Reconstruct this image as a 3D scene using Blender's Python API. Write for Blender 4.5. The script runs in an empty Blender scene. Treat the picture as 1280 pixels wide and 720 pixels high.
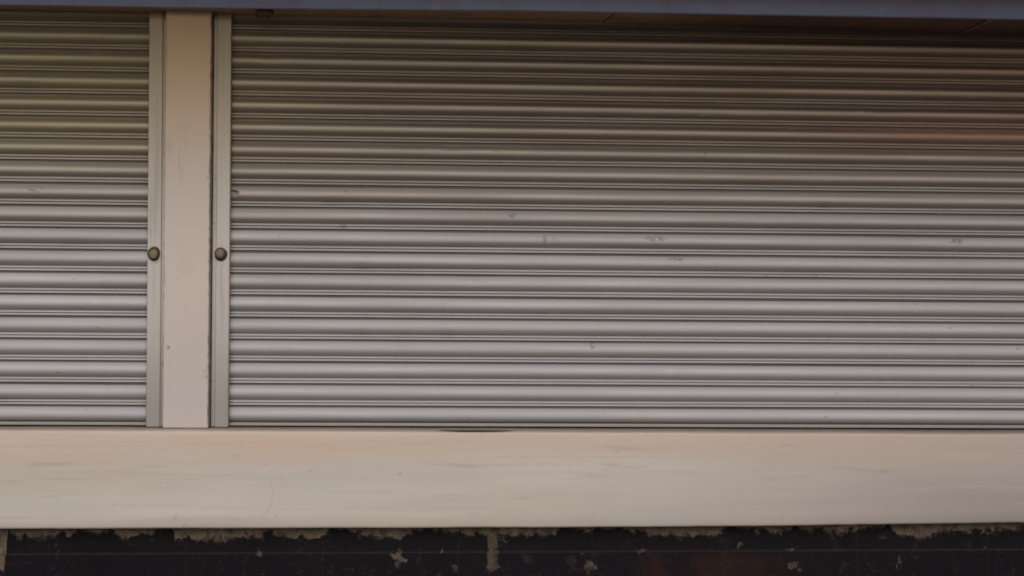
import bpy, bmesh, math, random
from mathutils import Vector, noise as mn

random.seed(7)
S = bpy.context.scene
COL = S.collection

# ---------------------------------------------------------------- node helpers
class NT:
    """tiny builder for a procedural material"""
    def __init__(self, name):
        self.m = bpy.data.materials.new(name)
        self.m.use_nodes = True
        self.t = self.m.node_tree
        self.t.nodes.clear()
        self.out = self.t.nodes.new('ShaderNodeOutputMaterial')
        self.b = self.t.nodes.new('ShaderNodeBsdfPrincipled')
        self.t.links.new(self.b.outputs[0], self.out.inputs[0])
        g = self.t.nodes.new('ShaderNodeNewGeometry')
        self.pos = g.outputs['Position']
        s = self.t.nodes.new('ShaderNodeSeparateXYZ')
        self.t.links.new(self.pos, s.inputs[0])
        self.x, self.y, self.z = s.outputs
        s2 = self.t.nodes.new('ShaderNodeSeparateXYZ')
        self.t.links.new(g.outputs['True Normal'], s2.inputs[0])
        self.nz = s2.outputs[2]

    def put(self, sock, v):
        if hasattr(v, 'is_linked') or isinstance(v, bpy.types.NodeSocket):
            self.t.links.new(v, sock)
        else:
            if isinstance(v, tuple) and len(v) == 3 and sock.type == 'RGBA':
                v = (*v, 1)
            sock.default_value = v

    def math(self, op, a, b=0.0, c=None, clamp=False):
        n = self.t.nodes.new('ShaderNodeMath'); n.operation = op; n.use_clamp = clamp
        self.put(n.inputs[0], a); self.put(n.inputs[1], b)
        if c is not None: self.put(n.inputs[2], c)
        return n.outputs[0]

    def rng(self, v, a, b, c=0.0, d=1.0, smooth=True):
        n = self.t.nodes.new('ShaderNodeMapRange')
        n.interpolation_type = 'SMOOTHSTEP' if smooth else 'LINEAR'
        self.put(n.inputs[0], v)
        for i, k in enumerate((a, b, c, d)): self.put(n.inputs[1 + i], k)
        return n.outputs[0]

    def noise(self, scale, stretch=(1, 1, 1), detail=4, rough=.55, off=(0, 0, 0), dist=0.0):
        mp = self.t.nodes.new('ShaderNodeMapping')
        mp.inputs['Scale'].default_value = stretch; mp.inputs['Location'].default_value = off
        self.t.links.new(self.pos, mp.inputs[0])
        n = self.t.nodes.new('ShaderNodeTexNoise')
        n.inputs['Scale'].default_value = scale; n.inputs['Detail'].default_value = detail
        n.inputs['Roughness'].default_value = rough; n.inputs['Distortion'].default_value = dist
        self.t.links.new(mp.outputs[0], n.inputs['Vector'])
        return n.outputs['Fac']

    def mix(self, f, a, b, mode='MIX'):
        n = self.t.nodes.new('ShaderNodeMix'); n.data_type = 'RGBA'; n.blend_type = mode
        self.put(n.inputs[0], f); self.put(n.inputs[6], a); self.put(n.inputs[7], b)
        return n.outputs[2]

    def curve(self, v, pts, lo, hi):
        """piecewise-linear table of v (grey colour ramp)"""
        f = self.rng(v, lo, hi, 0, 1, smooth=False)
        n = self.t.nodes.new('ShaderNodeValToRGB'); r = n.color_ramp
        r.interpolation = 'LINEAR'
        pts = sorted(pts)
        while len(r.elements) < len(pts): r.elements.new(.5)
        for e, (p, q) in zip(r.elements, pts):
            e.position = (p - lo) / (hi - lo); e.color = (q, q, q, 1)
        self.t.links.new(f, n.inputs[0])
        return n.outputs[0]

    def blob(self, x, z, rx, rz, soft=.6):
        """soft ellipse on the wall plane, in metres"""
        a = self.math('DIVIDE', self.math('SUBTRACT', self.x, x), rx)
        b = self.math('DIVIDE', self.math('SUBTRACT', self.z, z), rz)
        d = self.math('SQRT', self.math('ADD', self.math('MULTIPLY', a, a), self.math('MULTIPLY', b, b)))
        return self.rng(d, 1 - soft, 1, 1, 0)

    def mx(self, *v):
        r = v[0]
        for q in v[1:]: r = self.math('MAXIMUM', r, q)
        return r

    def mul(self, *v):
        r = v[0]
        for q in v[1:]: r = self.math('MULTIPLY', r, q)
        return r

    def bump(self, h, strength, dist=.002):
        n = self.t.nodes.new('ShaderNodeBump')
        n.inputs['Strength'].default_value = strength; n.inputs['Distance'].default_value = dist
        self.t.links.new(h, n.inputs['Height'])
        self.t.links.new(n.outputs[0], self.b.inputs['Normal'])

    def done(self, color, rough=.5, metal=0.0, spec=.5):
        self.put(self.b.inputs['Base Color'], color)
        self.put(self.b.inputs['Roughness'], rough)
        self.put(self.b.inputs['Metallic'], metal)
        self.put(self.b.inputs['Specular IOR Level'], spec)
        return self.m

# ---------------------------------------------------------------- materials
def shade_dust_height(n, lo, hi, wob=.10):
    w = n.noise(1.3, (1, 1, .7), 3)
    h = n.math('ADD', n.z, n.mul(n.math('SUBTRACT', w, .5), wob * 2))
    return n.rng(h, lo, hi)

def mat_slats():
    n = NT('galvanised_slats')
    base = n.mix(n.noise(2.2, (.35, 1, 2.2), 4), (.375, .36, .357), (.425, .412, .412))
    base = n.mix(n.mul(n.rng(n.z, 1.15, 1.7, 1, 0), .8), base, (.298, .295, .322))  # cooler light low down, tinted into the base colour
    # every slat weathered a little differently, in long horizontal streaks
    streak = n.noise(1.0, (1.1, 1, 26), 3, .5)
    base = n.mix(n.rng(streak, .35, .7), base, (.335, .32, .318))
    # warm shade under the canopy tinted in by height, with patchy brown dust
    g = shade_dust_height(n, 1.62, 2.36)
    c = n.mix(n.mul(g, .62), base, (.47, .345, .232))
    c = n.mix(n.mul(g, n.rng(n.noise(7, (.25, 1, 2), 4, off=(3, 0, 1)), .5, .72), .35), c, (.22, .16, .09))
    # shade painted dark on the upward side of the upper slats
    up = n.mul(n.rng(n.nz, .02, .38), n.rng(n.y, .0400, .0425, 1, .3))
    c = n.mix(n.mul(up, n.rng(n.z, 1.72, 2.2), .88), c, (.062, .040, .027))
    dn = n.rng(n.nz, -.12, -.6)  # shade painted on the downward side too, stronger higher up
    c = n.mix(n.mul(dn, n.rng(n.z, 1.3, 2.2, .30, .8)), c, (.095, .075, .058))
    # faint rain streaks, a yellowish cast at the upper left, a reddish one at the upper right
    rs = n.rng(n.noise(9, (3, 1, .25), 4, .6, off=(1, 1, 7)), .52, .72)
    c = n.mix(n.mul(rs, .07), c, (.20, .17, .15))
    yl = n.mul(n.rng(n.math('ADD', n.x, n.mul(n.noise(2), .4)), -1.0, .3, 1, 0), n.rng(n.z, 1.85, 2.25))
    c = n.mix(n.mul(yl, .55), c, n.mix(.5, c, (.36, .31, .13)))
    c = n.mix(n.mul(n.blob(1.85, 2.135, .80, .065, .9), .50), c, (.33, .175, .13))
    c = n.mix(n.mul(n.rng(n.x, .2, 1.9), n.rng(n.z, 1.95, 2.15), .35), c, n.mix(1.0, c, (.95, .70, .62), 'MULTIPLY'))
    # rubbed smudges at hand height
    spk = n.rng(n.noise(70, (1, 1, 1), 3, off=(5, 2, 1)), .40, .56)
    sm = n.mx(n.blob(.337, 1.764, .011, .018), n.blob(.371, 1.764, .008, .018), n.blob(.712, 1.768, .050, .013),
              n.blob(1.73, 1.770, .035, .013), n.blob(-1.335, 1.912, .035, .014), n.blob(.23, 1.842, .02, .012),
              n.blob(.50, 1.41, .012, .016), n.blob(.78, 1.70, .04, .008), n.blob(-.33, 1.80, .018, .010))
    c = n.mix(n.mul(sm, spk, .62), c, (.15, .13, .11))
    # tiny scattered specks and scuffs
    sp = n.rng(n.noise(26, (1, 1, 1.6), 2, .4, off=(9, 1, 4)), .735, .77)
    c = n.mix(n.mul(sp, .5), c, (.17, .14, .12))
    hl = n.rng(n.noise(19, (.5, 1, 2.2), 2, .4, off=(2, 8, 6)), .72, .77)
    c = n.mix(n.mul(hl, .12), c, (.60, .58, .57))
    # darker in the interlocks between slats (recessed faces)
    recess = n.rng(n.y, .0450, .0488)
    c = n.mix(n.mul(recess, .82), c, (.07, .058, .058))
    n.bump(n.noise(130, (.25, 1, 1), 3), .10, .0006)
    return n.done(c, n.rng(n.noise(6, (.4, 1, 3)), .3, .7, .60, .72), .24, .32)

def mat_rail():
    n = NT('grey_rail_paint')
    base = n.mix(n.noise(5, (1, 1, .25), 4), (.365, .335, .318), (.42, .385, .368))
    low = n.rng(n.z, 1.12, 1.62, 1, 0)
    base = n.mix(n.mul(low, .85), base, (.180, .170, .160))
    g = shade_dust_height(n, 1.70, 2.40, .08)  # warm canopy shade tinted into the upper rail
    c = n.mix(n.mul(g, .80), base, (.30, .235, .135))
    v = n.rng(n.noise(30, (1.4, 1, .06), 3), .48, .75)
    c = n.mix(n.mul(v, .5), c, (.20, .165, .13))
    rust = n.mx(n.blob(-.942, 1.700, .029, .040, .8), n.blob(-.727, 1.697, .029, .045, .8))
    c = n.mix(n.mul(rust, n.rng(n.noise(45), .35, .6), .55), c, (.20, .135, .085))
    drop = n.mx(n.blob(-.942, 1.60, .009, .12, .9), n.blob(-.727, 1.60, .009, .13, .9))
    c = n.mix(n.mul(drop, .22), c, (.22, .16, .11))
    sp = n.rng(n.noise(60, (1, 1, 1), 2, .4), .70, .74)
    c = n.mix(n.mul(sp, .5), c, (.14, .11, .09))
    n.bump(n.noise(80), .12, .0008)
    return n.done(c, .5, .1, .4)

def mat_post():
    n = NT('beige_post_paint')
    base = n.mix(n.noise(3.2, (1, 1, .7), 4), (.435, .375, .335), (.48, .415, .375))
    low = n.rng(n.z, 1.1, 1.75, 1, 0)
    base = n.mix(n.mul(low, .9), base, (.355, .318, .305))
    g = shade_dust_height(n, 1.86, 2.40, .06)  # brown shade below the canopy, mixed into the post colour
    c = n.mix(n.mul(g, .86), base, (.52, .34, .185))
    blot = n.rng(n.noise(11, (1, 1, .6), 5, .6, off=(4, 4, 2)), .52, .75)
    c = n.mix(n.mul(blot, .22), c, (.30, .24, .20))
    scr = n.rng(n.noise(24, (2.2, 1, .12), 4, .6, off=(5, 2, 8)), .60, .74)
    c = n.mix(n.mul(scr, .28), c, (.22, .175, .15))
    chips = n.mx(n.blob(-.889, 1.397, .007, .010), n.blob(-.765, 1.304, .006, .006), n.blob(-.766, 1.95, .005, .006),
                 n.blob(-.770, 1.321, .004, .008), n.blob(-.901, 1.62, .003, .02), n.blob(-.86, 1.62, .003, .003))
    c = n.mix(n.mul(chips, n.rng(n.noise(160), .4, .5), .85), c, (.14, .10, .08))
    edge = n.mx(n.rng(n.x, -.9054, -.900, 1, 0), n.rng(n.x, -.765, -.7587, 0, 1))
    c = n.mix(n.mul(edge, n.rng(n.noise(34, (.3, 1, 1), 4), .46, .64), .75), c, (.17, .13, .11))
    n.bump(n.noise(55, detail=6), .14, .0015)
    return n.done(c, .55, 0, .35)

def mat_sill():
    n = NT('painted_sill')
    w = n.noise(1.7, (.5, 1, 5), 5, .6)
    base = n.mix(n.rng(w, .3, .7), (.375, .33, .29), (.42, .375, .345))
    # pinkish tan stain in an irregular band under the shutter
    band = n.math('ADD', n.z, n.mul(n.math('SUBTRACT', n.noise(2.3, (1, 1, 3), 5, .6), .5), .14))
    warm = n.rng(band, .99, 1.10)
    c = n.mix(n.mul(warm, .75), base, (.42, .33, .265))
    pink = n.rng(n.noise(3.3, (.45, 1, 7), 4, .6, off=(2, 1, 8)), .53, .66)
    c = n.mix(n.mul(pink, n.rng(band, 1.0, 1.06), .6), c, (.43, .30, .245))
    grey = n.rng(n.noise(2.1, (.6, 1, 5), 5, .62, off=(7, 3, 2)), .5, .68)
    c = n.mix(n.mul(grey, n.rng(n.z, .95, 1.07, 1, 0), .42), c, (.345, .325, .315))
    # light falloff towards the right, painted in darker, strongest low down
    right = n.rng(n.math('ADD', n.x, n.mul(n.noise(1.2, (1, 1, 2)), .7)), .6, 2.5)
    c = n.mix(n.mul(right, n.rng(n.z, .90, 1.08, .95, .45)), c, (.235, .198, .195))
    smear = n.rng(n.noise(9, (.3, 1, 3.2), 5, .65, off=(1, 9, 3)), .58, .74)
    c = n.mix(n.mul(smear, .5), c, (.26, .23, .215))
    hs = n.rng(n.noise(3.5, (.35, 1, 16), 5, .65, off=(3, 7, 9)), .5, .72)
    c = n.mix(n.mul(hs, .30), c, (.30, .255, .225))
    lt = n.rng(n.noise(4, (.4, 1, 10), 4, .6, off=(8, 1, 2)), .54, .72)
    c = n.mix(n.mul(lt, .13), c, (.50, .44, .385))
    # curved hairline crack and some scuffs
    ax = n.math('SUBTRACT', n.x, -.640); az = n.math('SUBTRACT', n.z, .934)
    d = n.math('SQRT', n.math('ADD', n.mul(ax, ax), n.mul(az, az)))
    d = n.math('ADD', d, n.mul(n.math('SUBTRACT', n.noise(30), .5), .006))
    ck = n.mul(n.rng(n.math('ABSOLUTE', n.math('SUBTRACT', d, .100)), .001, .0035, 1, 0), n.rng(n.x, -.585, -.57), n.rng(n.z, .955, .99, 1, 0))
    scf = n.mx(n.blob(-1.36, .972, .05, .006, .9), n.blob(-1.2, .980, .16, .004, .9), n.blob(-.42, 1.005, .012, .012, .9),
               n.blob(-.80, .978, .05, .003, .9), n.blob(.79, 1.00, .07, .005, .9), n.blob(1.07, .985, .035, .008, .9),
               n.blob(-.66, 1.055, .03, .006, .9), n.blob(.55, 1.03, .05, .01, .9), n.blob(1.44, 1.01, .05, .012, .9), n.blob(-.92, 1.02, .06, .006, .9))
    c = n.mix(n.mul(n.mx(n.mul(ck, .45), n.mul(scf, n.noise(40, (.4, 1, 2)))), .40), c, (.16, .13, .12))
    sp = n.rng(n.noise(48, (.7, 1, 1), 2, .4, off=(6, 6, 1)), .72, .76)
    c = n.mix(n.mul(sp, .22), c, (.18, .15, .13))
    # chipped nosing under the shutter, with the gap's dark shade painted on
    cy = n.math('DIVIDE', n.math('ADD', n.y, .064), .026); cx = n.math('DIVIDE', n.math('SUBTRACT', n.x, .112), .135)
    chip = n.mul(n.rng(n.math('ADD', n.mul(cx, cx), n.mul(cy, cy)), .7, 1.05, 1, 0), n.rng(n.z, 1.120, 1.126))
    c = n.mix(n.mul(chip, .95), c, (.015, .012, .012))
    # dirty drip edge
    drip = n.rng(n.z, .8195, .838, 1, 0)
    c = n.mix(n.mul(drip, n.rng(n.noise(14, (1, 1, 1), 4), .4, .7), .35), c, (.24, .20, .175))
    n.bump(n.math('ADD', n.noise(26, detail=6), n.mul(n.noise(3, (1, 1, 2)), 3)), .16, .003)
    return n.done(c, .62, 0, .3)

def mat_lower():
    n = NT('flaking_dark_paint')
    # depth of bare masonry under the sill along the wall, metres
    T = [(-2.7, .02), (-1.50, .14), (-1.41, .14), (-1.398, .14), (-1.392, .0), (-1.36, .028), (-1.31, .034), (-1.27, .038), (-1.235, .022), (-1.20, .030),
         (-1.15, .010), (-1.10, .028), (-1.065, .010), (-1.03, .038), (-.97, .036), (-.915, .012), (-.868, .0), (-.862, .042), (-.78, .047),
         (-.68, .042), (-.575, .030), (-.56, .012), (-.50, .040), (-.40, .036), (-.345, .0), (-.24, .034), (-.14, .036), (-.05, .006),
         (.06, .030), (.22, .032), (.36, .036), (.40, .006)]
    U = [(.40, .006), (.45, .020), (.55, .008), (.62, .022), (.70, .030), (.78, .036), (.90, .038), (.97, .006), (1.02, .020), (1.06, .016), (1.12, .036),
         (1.16, .008), (1.22, .018), (1.28, .026), (1.36, .028), (1.45, .014), (1.49, .008), (1.51, .040), (1.60, .044), (1.68, .034),
         (1.80, .034), (1.92, .030), (1.97, .008), (2.2, .03), (2.5, .01), (3.4, .03)]
    sel = n.math('GREATER_THAN', n.x, .40)
    dep = n.math('ADD', n.mul(n.curve(n.x, T, -2.7, .40), n.math('SUBTRACT', 1, sel)), n.mul(n.curve(n.x, U, .40, 3.4), sel))
    edge = n.curve(n.x, [(-2.7, .815), (-1.4, .8196), (.23, .8241), (.9, .8275), (1.95, .841), (3.4, .86)], -2.7, 3.4)
    wob = n.math('ADD', n.mul(n.math('SUBTRACT', n.noise(26, detail=5, rough=.7), .5), .085), n.mul(n.math('SUBTRACT', n.noise(110, detail=2), .5), .012))
    below = n.math('ADD', n.math('SUBTRACT', edge, n.z), wob)        # distance under the sill
    m = n.rng(n.math('SUBTRACT', dep, below), -.003, .004)
    # lone flakes further down, outlines warped
    ox, oz = n.x, n.z
    n.x = n.math('ADD', n.x, n.mul(n.math('SUBTRACT', n.noise(34, detail=4, rough=.65), .5), .075))
    n.z = n.math('ADD', n.z, n.mul(n.math('SUBTRACT', n.noise(30, detail=4, rough=.65, off=(4, 7, 1)), .5), .085))
    fl = n.mx(n.blob(.168, .768, .017, .030, .25), n.blob(.17, .705, .019, .045, .25), n.blob(-.135, .715, .022, .05, .5), n.blob(.003, .73, .012, .012, .5),
              n.blob(-.585, .736, .016, .010, .5), n.blob(.47, .735, .018, .008, .5), n.blob(.49, .68, .022, .03, .4), n.blob(.045, .68, .02, .018, .5),
              n.blob(-.852, .780, .009, .014, .5), n.blob(.98, .765, .016, .012, .5), n.blob(1.16, .745, .03, .010, .7), n.blob(1.175, .690, .03, .022, .6),
              n.blob(.19, .775, .05, .006, .6), n.blob(1.60, .785, .02, .007, .6), n.blob(-.93, .775, .02, .014, .8), n.blob(1.52, .70, .007, .03, .7),
              n.blob(.66, .742, .05, .005, .8), n.blob(1.47, .79, .02, .006, .6))
    flm = n.rng(n.math('ADD', fl, n.mul(n.math('SUBTRACT', n.noise(48, (1, 1, .7), detail=5, rough=.7), .5), 3.4)), .50, 1.05)
    flm = n.mul(flm, n.rng(fl, .02, .2), n.rng(n.noise(20, off=(1, 2, 3)), .3, .6, .25, .65))
    n.x, n.z = ox, oz
    specks = n.rng(n.noise(55, detail=3, off=(3, 3, 9)), .70, .73)
    zone = n.rng(n.noise(1.6, off=(0, 0, 4)), .45, .6)
    strip = n.mul(n.rng(n.math('ABSOLUTE', n.math('SUBTRACT', n.math('ADD', ox, n.mul(n.math('SUBTRACT', n.noise(60), .5), .010)), .170)), .012, .020, 1, 0),
                  n.rng(n.math('ABSOLUTE', n.math('SUBTRACT', oz, .742)), .002, .008), n.rng(oz, .672, .688))
    m = n.mx(m, flm, n.mul(strip, .6), n.mul(specks, zone, .6))
    bare = n.mix(n.noise(38, detail=5), (.085, .066, .048), (.135, .104, .074))
    bare = n.mix(n.rng(n.noise(9, off=(1, 5, 2)), .45, .7), bare, (.15, .11, .09))
    paint = n.mix(n.noise(4, detail=5), (.0040, .0030, .0046), (.0075, .0058, .0080))
    rustz = n.mul(n.rng(n.math('ADD', n.x, n.mul(n.noise(3), .5)), .85, 1.05), n.rng(n.math('ADD', n.x, n.mul(n.noise(3), .5)), 1.35, 1.6, 1, 0), n.rng(n.z, .70, .745, 1, 0))
    paint = n.mix(n.mul(rustz, .5, n.rng(n.noise(9, off=(3, 3, 3)), .35, .65)), paint, (.03, .013, .008))
    paint = n.mix(n.mul(rustz, .1), paint, (.024, .010, .006))
    paint = n.mix(n.mul(n.rng(n.noise(60, detail=4), .58, .7), .35), paint, (.026, .021, .021))
    ledge = n.math('ADD', .7346, n.mul(n.x, .004))
    ln = n.rng(n.math('ABSOLUTE', n.math('SUBTRACT', n.z, ledge)), .001, .005, 1, 0)
    paint = n.mix(n.mul(ln, .6), paint, (.020, .017, .019))  # paler line painted for light caught on the ledge
    # old scuffs, chalky bloom and faint block joints under the paint
    scf = n.rng(n.noise(22, (1, 1, .8), 6, .7, off=(8, 2, 2)), .56, .72)
    paint = n.mix(n.mul(scf, n.rng(n.noise(3, off=(2, 2, 5)), .42, .6), .55), paint, (.045, .036, .036))
    bx = n.math('ABSOLUTE', n.math('SUBTRACT', n.math('FRACT', n.math('ADD', n.mul(n.x, 2.27), .37)), .5))
    paint = n.mix(n.mul(n.rng(bx, .0, .012, 1, 0), .16), paint, (.03, .025, .027))
    primer = n.mix(n.noise(50), (.05, .034, .028), (.085, .06, .048))
    paint = n.mix(n.mul(n.rng(n.math('SUBTRACT', dep, below), -.014, .0), n.rng(n.noise(40, off=(2, 9, 9)), .45, .6), .7), paint, primer)
    bare = n.mix(n.rng(n.noise(30, detail=5, rough=.7, off=(6, 1, 3)), .42, .66), bare, (.05, .038, .030))
    c = n.mix(n.mul(m, .92), paint, bare)
    h = n.math('ADD', n.mul(m, -1.0), n.mul(n.noise(70, detail=5), .5))
    n.bump(h, .45, .003)
    return n.done(c, n.rng(m, 0, 1, .6, .9), 0, .06)

def mat_fascia():
    n = NT('slate_blue_fascia')
    base = n.mix(n.noise(2.5, (1, 1, 4), 4), (.185, .21, .355), (.245, .275, .44))
    v = n.rng(n.noise(9, (1, 1, .08), 4, .6), .48, .7)
    c = n.mix(n.mul(v, .5), base, (.18, .15, .26))
    pl = n.rng(n.noise(5, (1, 1, .3), 3, off=(4, 1, 1)), .52, .68)
    c = n.mix(n.mul(pl, .4), c, (.20, .165, .29))
    hi = n.mul(n.rng(n.z, 2.495, 2.525), n.rng(n.x, -.5, 1.5))  # shade on the upper right, painted into the blue
    c = n.mix(n.mul(hi, .6), c, (.16, .11, .17))
    low = n.rng(n.z, 2.478, 2.53, 1, 0)
    c = n.mix(n.mul(low, n.rng(n.noise(24, (1, 1, .6), 4), .60, .70), .55), c, (.36, .32, .33))
    n.bump(n.noise(60), .15, .001)
    return n.done(c, .5, 0, .4)

def mat_soffit():
    n = NT('brown_soffit_board')
    base = n.mix(n.noise(6, (.25, 3, 1), 5, .6), (.34, .20, .105), (.50, .32, .17))
    c = n.mix(n.rng(n.x, .3, 1.1), base, n.mix(n.noise(8), (.12, .062, .045), (.19, .10, .07)))
    c = n.mix(n.mul(n.rng(n.noise(20, detail=5), .55, .7), .5), c, (.07, .04, .03))
    n.bump(n.noise(40, (.2, 1, 1), 5), .3, .002)
    return n.done(c, .7, 0, .3)

def simple(name, a, b, scale, rough=.6, metal=0.0, bump=.2, stretch=(1, 1, 1)):
    n = NT(name)
    c = n.mix(n.noise(scale, stretch, 5, .6), a, b)
    n.bump(n.noise(scale * 3, stretch, 5), bump, .002)
    return n.done(c, rough, metal, .4)

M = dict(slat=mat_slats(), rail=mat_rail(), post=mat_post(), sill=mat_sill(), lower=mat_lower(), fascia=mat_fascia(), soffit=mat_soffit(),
         render=simple('grey_wall_render', (.10, .09, .08), (.15, .135, .12), 6, .85),
         pave=simple('dark_grey_paving', (.045, .044, .042), (.075, .072, .068), 3, .9),
         brass=simple('dull_brass', (.13, .10, .05), (.24, .19, .10), 130, .7, .15, 1.0),
         bronze=simple('tarnished_bronze', (.12, .08, .055), (.25, .18, .13), 130, .72, .12, 1.0),
         rust=simple('rusty_washer', (.035, .022, .016), (.085, .055, .035), 120, .7, .3, .5),
         splinter=simple('torn_soffit_fibre', (.05, .028, .018), (.09, .05, .03), 60, .85, 0, .5),
         seam=simple('pale_joint_strip', (.16, .10, .065), (.22, .15, .10), 40, .8))

# ---------------------------------------------------------------- object helpers
def link(name, bm, mat, parent=None, smooth=False, mats=None):
    me = bpy.data.meshes.new(name)
    bmesh.ops.recalc_face_normals(bm, faces=bm.faces)
    bm.to_mesh(me); bm.free()
    for m in (mats or [mat]): me.materials.append(m)
    if smooth:
        for p in me.polygons: p.use_smooth = True
    o = bpy.data.objects.new(name, me); COL.objects.link(o)
    if parent: o.parent = parent
    return o

def tag(o, label=None, cat=None, group=None, kind=None):
    for k, v in (('label', label), ('category', cat), ('group', group), ('kind', kind)):
        if v: o[k] = v
    return o

def thing(name, loc, label, cat, group=None):
    o = bpy.data.objects.new(name, None); COL.objects.link(o)
    o.empty_display_size = .1; o.location = loc
    tag(o, label, cat, group)
    return o

def keep(o, parent):
    """parent without moving: the meshes are written in world coordinates"""
    o.parent = parent
    off = Vector((0, 0, 0)); p = parent
    while p: off += p.location; p = p.parent
    o.data.transform(__import__('mathutils').Matrix.Translation(-off))
    return o

def box(bm, a, b, bevel=0.0, seg=2):
    t = bmesh.new()
    r = bmesh.ops.create_cube(t, size=1)
    for v in t.verts:
        v.co = Vector([(a[i] + b[i]) / 2 + v.co[i] * (b[i] - a[i]) for i in range(3)])
    if bevel: bmesh.ops.bevel(t, geom=list(t.edges), offset=bevel, segments=seg, affect='EDGES', profile=.5)
    me = bpy.data.meshes.new('scratch'); t.to_mesh(me); t.free()
    bm.from_mesh(me); bpy.data.meshes.remove(me)

def lerp(pts, x):
    if x <= pts[0][0]: p, q = pts[0], pts[1]
    elif x >= pts[-1][0]: p, q = pts[-2], pts[-1]
    else:
        for p, q in zip(pts, pts[1:]):
            if p[0] <= x <= q[0]: break
    return p[1] + (q[1] - p[1]) * (x - p[0]) / (q[0] - p[0])

def wob(x, z, s=1.0, k=0.0):
    return mn.noise(Vector((x * s + k, k * 1.7, z * s)))

XL, XR = -2.6, 3.3                      # built width of the shopfront
SILL_Z = 1.1345

# ---------------------------------------------------------------- setting
bm = bmesh.new()
v = [bm.verts.new(p) for p in ((-400, -400, 0), (400, -400, 0), (400, 400, 0), (-400, 400, 0))]
bm.faces.new(v)
tag(link('pavement', bm, M['pave']), kind='structure')

# ---------------------------------------------------------------- shopfront wall
wall = thing('shopfront_wall', (.35, 0, 0), 'low dark wall with flaking paint and bare masonry patches under the beige sill', 'wall')
bm = bmesh.new()
xs = [XL + (XR - XL) * i / 60 for i in range(61)]
def wall_profile(x):
    g = .729 + .004 * (x + 1.4)
    w = wob(x, 0, 3) * .002
    return [(-.0385 + w, 0), (-.0385 + w, g - .002), (-.0375 + w, g), (-.0345 + w, g + .0015), (-.0345 + w, .95)]
rows = [[bm.verts.new((x, y, z)) for y, z in wall_profile(x)] for x in xs]
for a, b in zip(rows, rows[1:]):
    for j in range(len(a) - 1): bm.faces.new((a[j], b[j], b[j + 1], a[j + 1]))
keep(link('lower_panel', bm, M['lower']), wall)
bm = bmesh.new()
box(bm, (XL, .16, 0), (XR, .30, 3.6)); box(bm, (XL, .02, 2.62), (XR, .158, 3.6))
keep(link('masonry_backing', bm, M['render']), wall)

# ---------------------------------------------------------------- sill
SB = [(-2.6, .815), (-1.4, .8196), (.23, .8241), (.9, .8275), (1.95, .841), (3.3, .858)]
bm = bmesh.new()
N = 300
rows = []
for i in range(N + 1):
    x = XL + (XR - XL) * i / N
    zb = lerp(SB, x) + wob(x, 0, 4) * .0012 + wob(x, 5, 22) * .0007
    chip = max(0, 1 - ((x - .112) / .14) ** 2) ** .6
    top = SILL_Z + wob(x, 1, 2.5) * .0012 + wob(x, 3, 20) * .0005
    y0 = -.098 + wob(x, 2, 1.5) * .0015
    pr = [(.10, top), (-.07, top), (-.0905, top - .0008 - chip * .002), (-.0950, top - .0025 - chip * .001), (-.0972, top - .0055), (y0, top - .011)]
    for k in range(1, 9):
        z = top - .011 + (zb + .008 - top + .011) * k / 8
        pr.append((y0 + wob(x, z, 5, 3) * .0010, z))
    pr += [(y0 + .003, zb + .002), (y0 + .007, zb), (-.02, zb + .001), (.10, zb + .001)]
    rows.append([bm.verts.new((x, y, z)) for y, z in pr])
for a, b in zip(rows, rows[1:]):
    for j in range(len(a)): bm.faces.new((a[j], b[j], b[(j + 1) % len(a)], a[(j + 1) % len(a)]))
bm.faces.new(rows[0]); bm.faces.new(rows[-1])
o = link('counter_sill', bm, M['sill'], smooth=True)
tag(o, kind='thing')
tag(o, 'long beige painted sill with tan stains running below both shutters', 'sill')

# ---------------------------------------------------------------- post
bm = bmesh.new()
box(bm, (-.9054, -.028, SILL_Z + .0015), (-.7587, .155, 2.60), .004, 3)
# let the long edges wander a little, as on a hand-painted post
bmesh.ops.subdivide_edges(bm, edges=[e for e in bm.edges if abs(e.verts[0].co.z - e.verts[1].co.z) > .5], cuts=40, use_grid_fill=True)
for v in bm.verts:
    v.co.x += wob(v.co.x * 3, v.co.z, 6) * .0008; v.co.y += wob(v.co.x, v.co.z, 5, 4) * .0008
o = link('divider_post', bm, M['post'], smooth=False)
tag(o, kind='thing')
tag(o, 'flat beige post between the two roller shutters, browner at the top', 'post')

# ---------------------------------------------------------------- roller shutters
PITCH = .0730
def slat_profile():
    """one slat from its top edge down: (drop, y); bulge, then the two ribs of the interlock"""
    P = [(.0000, .0490), (.0014, .0470)]
    a, b, h = .0022, .0478, .0135
    for k in range(19):
        t = k / 18
        P.append((a + (b - a) * t, .0445 - h * (.75 * (1 - (2 * t - 1) ** 2) + .10 * (1 - (2 * t - 1) ** 4) + .15 * math.sin(math.pi * t) ** .6)))
    P += [(.0490, .0478), (.0504, .0478), (.0526, .0440), (.0540, .0416), (.0566, .0411), (.0576, .0425), (.0580, .0470), (.0592, .0476),
          (.0612, .0450), (.0634, .0424), (.0658, .0419), (.0668, .0436), (.0672, .0480), (.0690, .0492), (.0728, .0495)]
    return P

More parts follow.
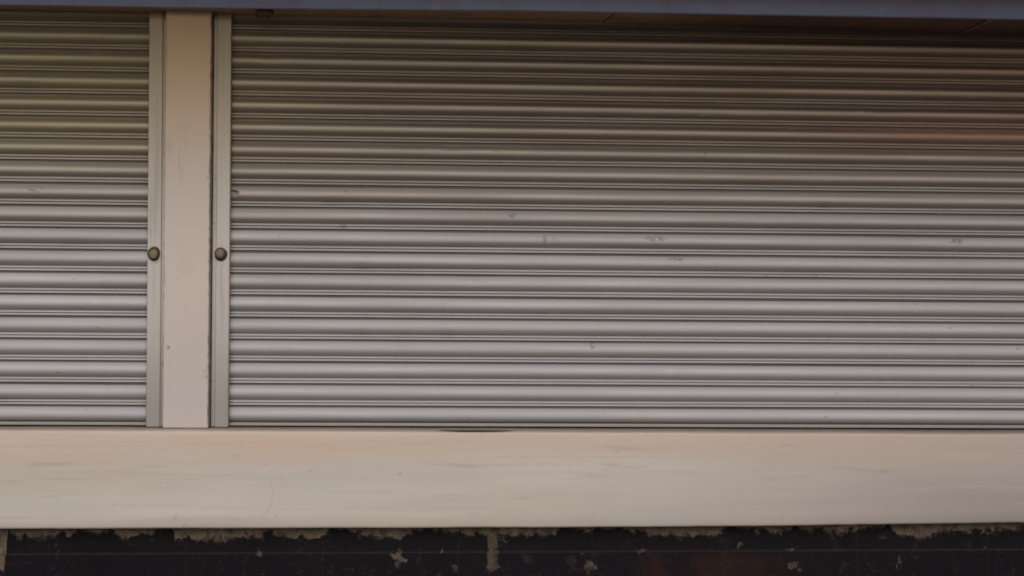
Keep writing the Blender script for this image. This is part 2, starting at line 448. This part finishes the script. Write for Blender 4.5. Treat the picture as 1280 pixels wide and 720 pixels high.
def curtain(x0, x1, ztop, seed, dense):
    bm = bmesh.new()
    n = int((x1 - x0) / .022)
    xs = sorted(set([x0 + (x1 - x0) * i / n for i in range(n + 1)] + [x for x in dense if x0 < x < x1]))
    P = slat_profile()
    rr = random.Random(seed)
    dents = [(rr.uniform(x0, x1), rr.uniform(SILL_Z, 2.4), rr.uniform(.02, .07), rr.uniform(.0008, .0026)) for _ in range(int(9 * (x1 - x0)))]
    k = 0
    while ztop - k * PITCH > SILL_Z + .014:
        dz = rr.uniform(-.0004, .0004); dy = rr.uniform(-.0005, .0005); sl = rr.uniform(-.0003, .0003); shift = rr.uniform(-.002, .002)
        rows = []
        for x in xs:
            r = []
            bow = wob(x, k * 3.1, 1.6, seed) * .0012
            sag = wob(x, k * 5.3, 1.1, seed + 9) * .0006
            near = [q for q in dents if abs(q[0] - x) < q[2] * 2.4 and abs(q[1] - (ztop - k * PITCH - .03)) < .08]
            for d, y in P:
                z = ztop - k * PITCH - d + dz + sl * (x - x0) + sag
                if z < SILL_Z + .016: z = SILL_Z + .016
                yy = y + dy + (bow if .002 < d < .05 else bow * .5)
                # bent slat end beside the rail of the wide shutter
                q = 1 - math.hypot((x + .693) / .020, (z - 1.906) / .011)
                if q > 0: yy += .016 * min(1, q * 1.6)
                for dx, dzz, dr, dd in near:
                    q2 = ((x - dx) / dr) ** 2 + ((z - dzz) / .016) ** 2
                    if q2 < 6: yy += dd * math.exp(-q2)
                r.append(bm.verts.new((x + shift, yy, z)))
            rows.append(r)
        for a, b in zip(rows, rows[1:]):
            for j in range(len(a) - 1): bm.faces.new((a[j], b[j], b[j + 1], a[j + 1]))
        k += 1
    bmesh.ops.remove_doubles(bm, verts=bm.verts, dist=.00001)
    return bm

def rail_bm(x0, x1, inner):
    """steel channel: front flange, web, back flange; inner = +1 if the slot faces +x"""
    bm = bmesh.new()
    z0, z1 = SILL_Z + .002, 2.60
    # front plate with a folded step along the outer side
    fa, fb, sa, sb = (x0 + .0125, x1, x0, x0 + .014) if inner > 0 else (x0, x1 - .0125, x1 - .014, x1)
    box(bm, (fa, 0, z0), (fb, .026, z1), .0025, 2)
    box(bm, (sa, .008, z0 + .001), (sb, .024, z1), .0015, 2)
    box(bm, (x0 + .002, .062, z0), (x1 - .002, .090, z1))
    if inner > 0: box(bm, (x0 + .002, .026, z0), (x0 + .024, .062, z1))
    else: box(bm, (x1 - .024, .026, z0), (x1 - .002, .062, z1))
    return bm

def bolt_bm(x, z, side):
    bm = bmesh.new()
    prof = [(.0010, .0205, 1), (.0035, .0205, 1), (.0050, .0196, 1), (.0050, .0160, 1), (.0160, .0148, 1), (.0205, .0138, 0), (.0240, .0112, 0), (.0256, .0070, 0), (.0260, .0030, 0)]
    rings = []
    for dep, r, _ in prof:
        tx, tz = (dep * .10, -dep * .12) if side < 0 else (-dep * .04, dep * .16)       # neither bolt sits quite square
        rings.append([bm.verts.new((x + tx + r * (1 + .035 * math.sin(3 * a + side) + .045 * mn.noise(Vector((math.cos(a) * 2.2, math.sin(a) * 2.2, dep * 160 + side * 5)))) * math.cos(a), -dep + .0008, z + tz + r * (1 + .04 * math.sin(2 * a + 1 + side)) * 1.12 * math.sin(a))) for a in [2 * math.pi * i / 28 for i in range(28)]])
    for i, (a, b) in enumerate(zip(rings, rings[1:])):
        for j in range(28):
            f = bm.faces.new((a[j], a[(j + 1) % 28], b[(j + 1) % 28], b[j])); f.material_index = prof[i + 1][2]
            f.smooth = True
    bm.faces.new(rings[-1]); bm.faces.new(rings[0][::-1]).material_index = 1
    return bm

def bottom_bar(x0, x1):
    bm = bmesh.new()
    box(bm, (x0, .034, SILL_Z + .0045), (x1, .050, SILL_Z + .0150), .0015)
    return bm

def shutter(label, x0, x1, W, ztop, seed, bolt_side, bolt_z, dense):
    """x0, x1: outer faces of the two guide rails"""
    t = thing('roller_shutter', ((x0 + x1) / 2, 0, SILL_Z), label, 'roller shutter')
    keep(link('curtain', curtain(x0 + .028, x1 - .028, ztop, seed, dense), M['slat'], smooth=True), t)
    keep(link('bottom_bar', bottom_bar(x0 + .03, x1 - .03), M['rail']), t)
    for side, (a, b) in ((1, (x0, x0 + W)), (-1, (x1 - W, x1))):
        r = keep(link('guide_rail', rail_bm(a, b, side), M['rail']), t)
        if side == bolt_side:
            bx = a + .0290 if side == 1 else a + .0215
            bo = link('lock_bolt', bolt_bm(bx, bolt_z, side), None, mats=[M['brass'] if side < 0 else M['bronze'], M['rust']])
            keep(bo, r)
    return t

ZT = 2.4200 + .0220 + PITCH             # top edge of the first slat that shows
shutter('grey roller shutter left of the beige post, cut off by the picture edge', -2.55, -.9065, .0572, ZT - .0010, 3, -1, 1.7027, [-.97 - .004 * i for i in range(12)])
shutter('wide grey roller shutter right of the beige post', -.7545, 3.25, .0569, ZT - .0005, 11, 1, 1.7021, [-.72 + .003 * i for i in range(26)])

# ---------------------------------------------------------------- canopy
can = thing('canopy', (.35, 0, 2.48), 'slate blue canopy edge with dark brown soffit boards above the shutters', 'canopy')
FE = [(-2.6, .02), (-1.42, .080), (-.58, .112), (.21, .17), (1.84, .26), (3.3, .345)]          # how far it stands out
FZ = [(-2.6, 2.500), (-1.42, 2.4907), (.213, 2.4838), (1.837, 2.4668), (3.3, 2.450)]             # its lower edge
SZ = [(-2.6, 2.500), (-1.45, 2.4960), (.22, 2.4879), (1.95, 2.4714), (3.3, 2.455)]               # soffit at the wall
bm = bmesh.new(); rows = []
for i in range(121):
    x = XL + (XR - XL) * i / 120
    y = -lerp(FE, x); z = lerp(FZ, x) + wob(x, 2, 6) * .0006
    rows.append([bm.verts.new(p) for p in ((x, y + .018, z + .001), (x, y + .003, z), (x, y, z + .003), (x, y, z + .24), (x, y + .018, z + .24))])
for a, b in zip(rows, rows[1:]):
    for j in range(5): bm.faces.new((a[j], b[j], b[(j + 1) % 5], a[(j + 1) % 5]))
keep(link('fascia', bm, M['fascia']), can)
def soffit(xa0, xb0, xa1, xb1, drop=0.0):
    """one board; xa = wall end, xb = fascia end of each edge"""
    bm = bmesh.new(); rows = []
    for i in range(13):
        t = i / 12
        xb = xb0 + (xb1 - xb0) * t; xa = xa0 + (xa1 - xa0) * t
        yb = -lerp(FE, xb) + .0185; zb = lerp(FZ, xb) + .004 - drop; za = lerp(SZ, xa) + .002 - drop
        rows.append([bm.verts.new(p) for p in ((xb, yb, zb), (xb, yb, zb + .016), (xa, .158, za + .016 + .003), (xa, .158, za))])
    for a, b in zip(rows, rows[1:]):
        for j in range(4): bm.faces.new((a[j], b[j], b[(j + 1) % 4], a[(j + 1) % 4]))
    bm.faces.new(rows[0]); bm.faces.new(rows[-1])
    return bm
keep(link('soffit_board', soffit(XL, XL, .503, .545), M['soffit']), can)
keep(link('soffit_board', soffit(.508, .550, 1.733, 1.722, .003), M['soffit']), can)
keep(link('soffit_board', soffit(1.740, 1.729, XR, XR, .001), M['soffit']), can)
bm = bmesh.new()
v = []
for x, y in ((1.727, -.236), (1.741, -.236), (1.748, .03), (1.734, .03)):
    t = (y + .236) / .266
    v.append(bm.verts.new((x, y, lerp(FZ, 1.73) + (lerp(SZ, 1.73) - lerp(FZ, 1.73)) * t - .0045)))
f = bm.faces.new(v)
r = bmesh.ops.extrude_face_region(bm, geom=[f])
for q in r['geom']:
    if isinstance(q, bmesh.types.BMVert): q.co.z += .006
keep(link('joint_strip', bm, M['seam']), can)
# overhang added out of view above the blue fascia, to shade the shutters
bm = bmesh.new(); rows = []
for i in range(61):
    x = XL + (XR - XL) * i / 60
    y = -1.18 - .10 * (x + 1.4); z = lerp(FZ, x) + .245
    rows.append([bm.verts.new(p) for p in ((x, y, z + .03), (x, y, z + .11), (x, .018, z + .12), (x, .018, z))])
for a, b in zip(rows, rows[1:]):
    for j in range(4): bm.faces.new((a[j], b[j], b[(j + 1) % 4], a[(j + 1) % 4]))
keep(link('added_shade_eave', bm, M['render']), can)
# torn lump of board hanging just behind the fascia
bm = bmesh.new()
bmesh.ops.create_icosphere(bm, subdivisions=3, radius=1)
for v in bm.verts:
    c = v.co.copy(); w = 1 + .45 * mn.noise(c * 1.7 + Vector((3, 1, 2))) + .15 * mn.noise(c * 5)
    z = c.z * .017 * w; x = c.x * .026 * w * (1 - .35 * max(0, c.z))
    if c.z > 0: x -= .012 * -c.z; z *= 1.2
    v.co = Vector((-.582 + x, -.070 + c.y * .016 * w, 2.482 + z))
keep(link('torn_splinter', bm, M['splinter'], smooth=True), can)

# ---------------------------------------------------------------- light
EL, AZ = math.radians(31), math.radians(177)
world = bpy.data.worlds.new('World'); S.world = world; world.use_nodes = True
nt = world.node_tree
bg = nt.nodes['Background']
sky = nt.nodes.new('ShaderNodeTexSky'); sky.sky_type = 'NISHITA'; sky.sun_disc = False
sky.sun_elevation = EL; sky.sun_rotation = AZ; sky.dust_density = 2.0; sky.air_density = 1.0; sky.ozone_density = 1.0
nt.links.new(sky.outputs[0], bg.inputs[0]); bg.inputs[1].default_value = .10
sun = bpy.data.lights.new('sun', 'SUN'); sun.energy = 2.15; sun.angle = math.radians(46); sun.color = (1, .965, .925)
so = bpy.data.objects.new('sun', sun); COL.objects.link(so)
d = Vector((math.sin(AZ) * math.cos(EL), math.cos(AZ) * math.cos(EL), math.sin(EL)))
so.rotation_euler = (-d).to_track_quat('-Z', 'Y').to_euler(); so.location = d * 20

# ---------------------------------------------------------------- camera
cam = bpy.data.cameras.new('camera'); co = bpy.data.objects.new('camera', cam); COL.objects.link(co)
cam.sensor_width = 36; cam.lens = 36 * 1800 / 1280; cam.clip_end = 2000; cam.clip_start = .05
from mathutils import Matrix
yaw, roll = math.radians(2.754), math.radians(.4657)
fw = Vector((math.sin(yaw), math.cos(yaw), 0)); r0 = Vector((math.cos(yaw), -math.sin(yaw), 0)); u0 = r0.cross(fw)
rt = r0 * math.cos(roll) + u0 * math.sin(roll); up = -r0 * math.sin(roll) + u0 * math.cos(roll)
co.matrix_world = Matrix(((rt.x, up.x, -fw.x, 0), (rt.y, up.y, -fw.y, -4.75), (rt.z, up.z, -fw.z, 1.6), (0, 0, 0, 1)))
cam.dof.use_dof = True; cam.dof.focus_distance = 4.25; cam.dof.aperture_fstop = 2.8
S.camera = co

S.render.engine = 'CYCLES'
S.cycles.filter_width = 1.7
S.cycles.use_denoising = True
S.view_settings.view_transform = 'Standard'; S.view_settings.look = 'None'; S.view_settings.exposure = 0
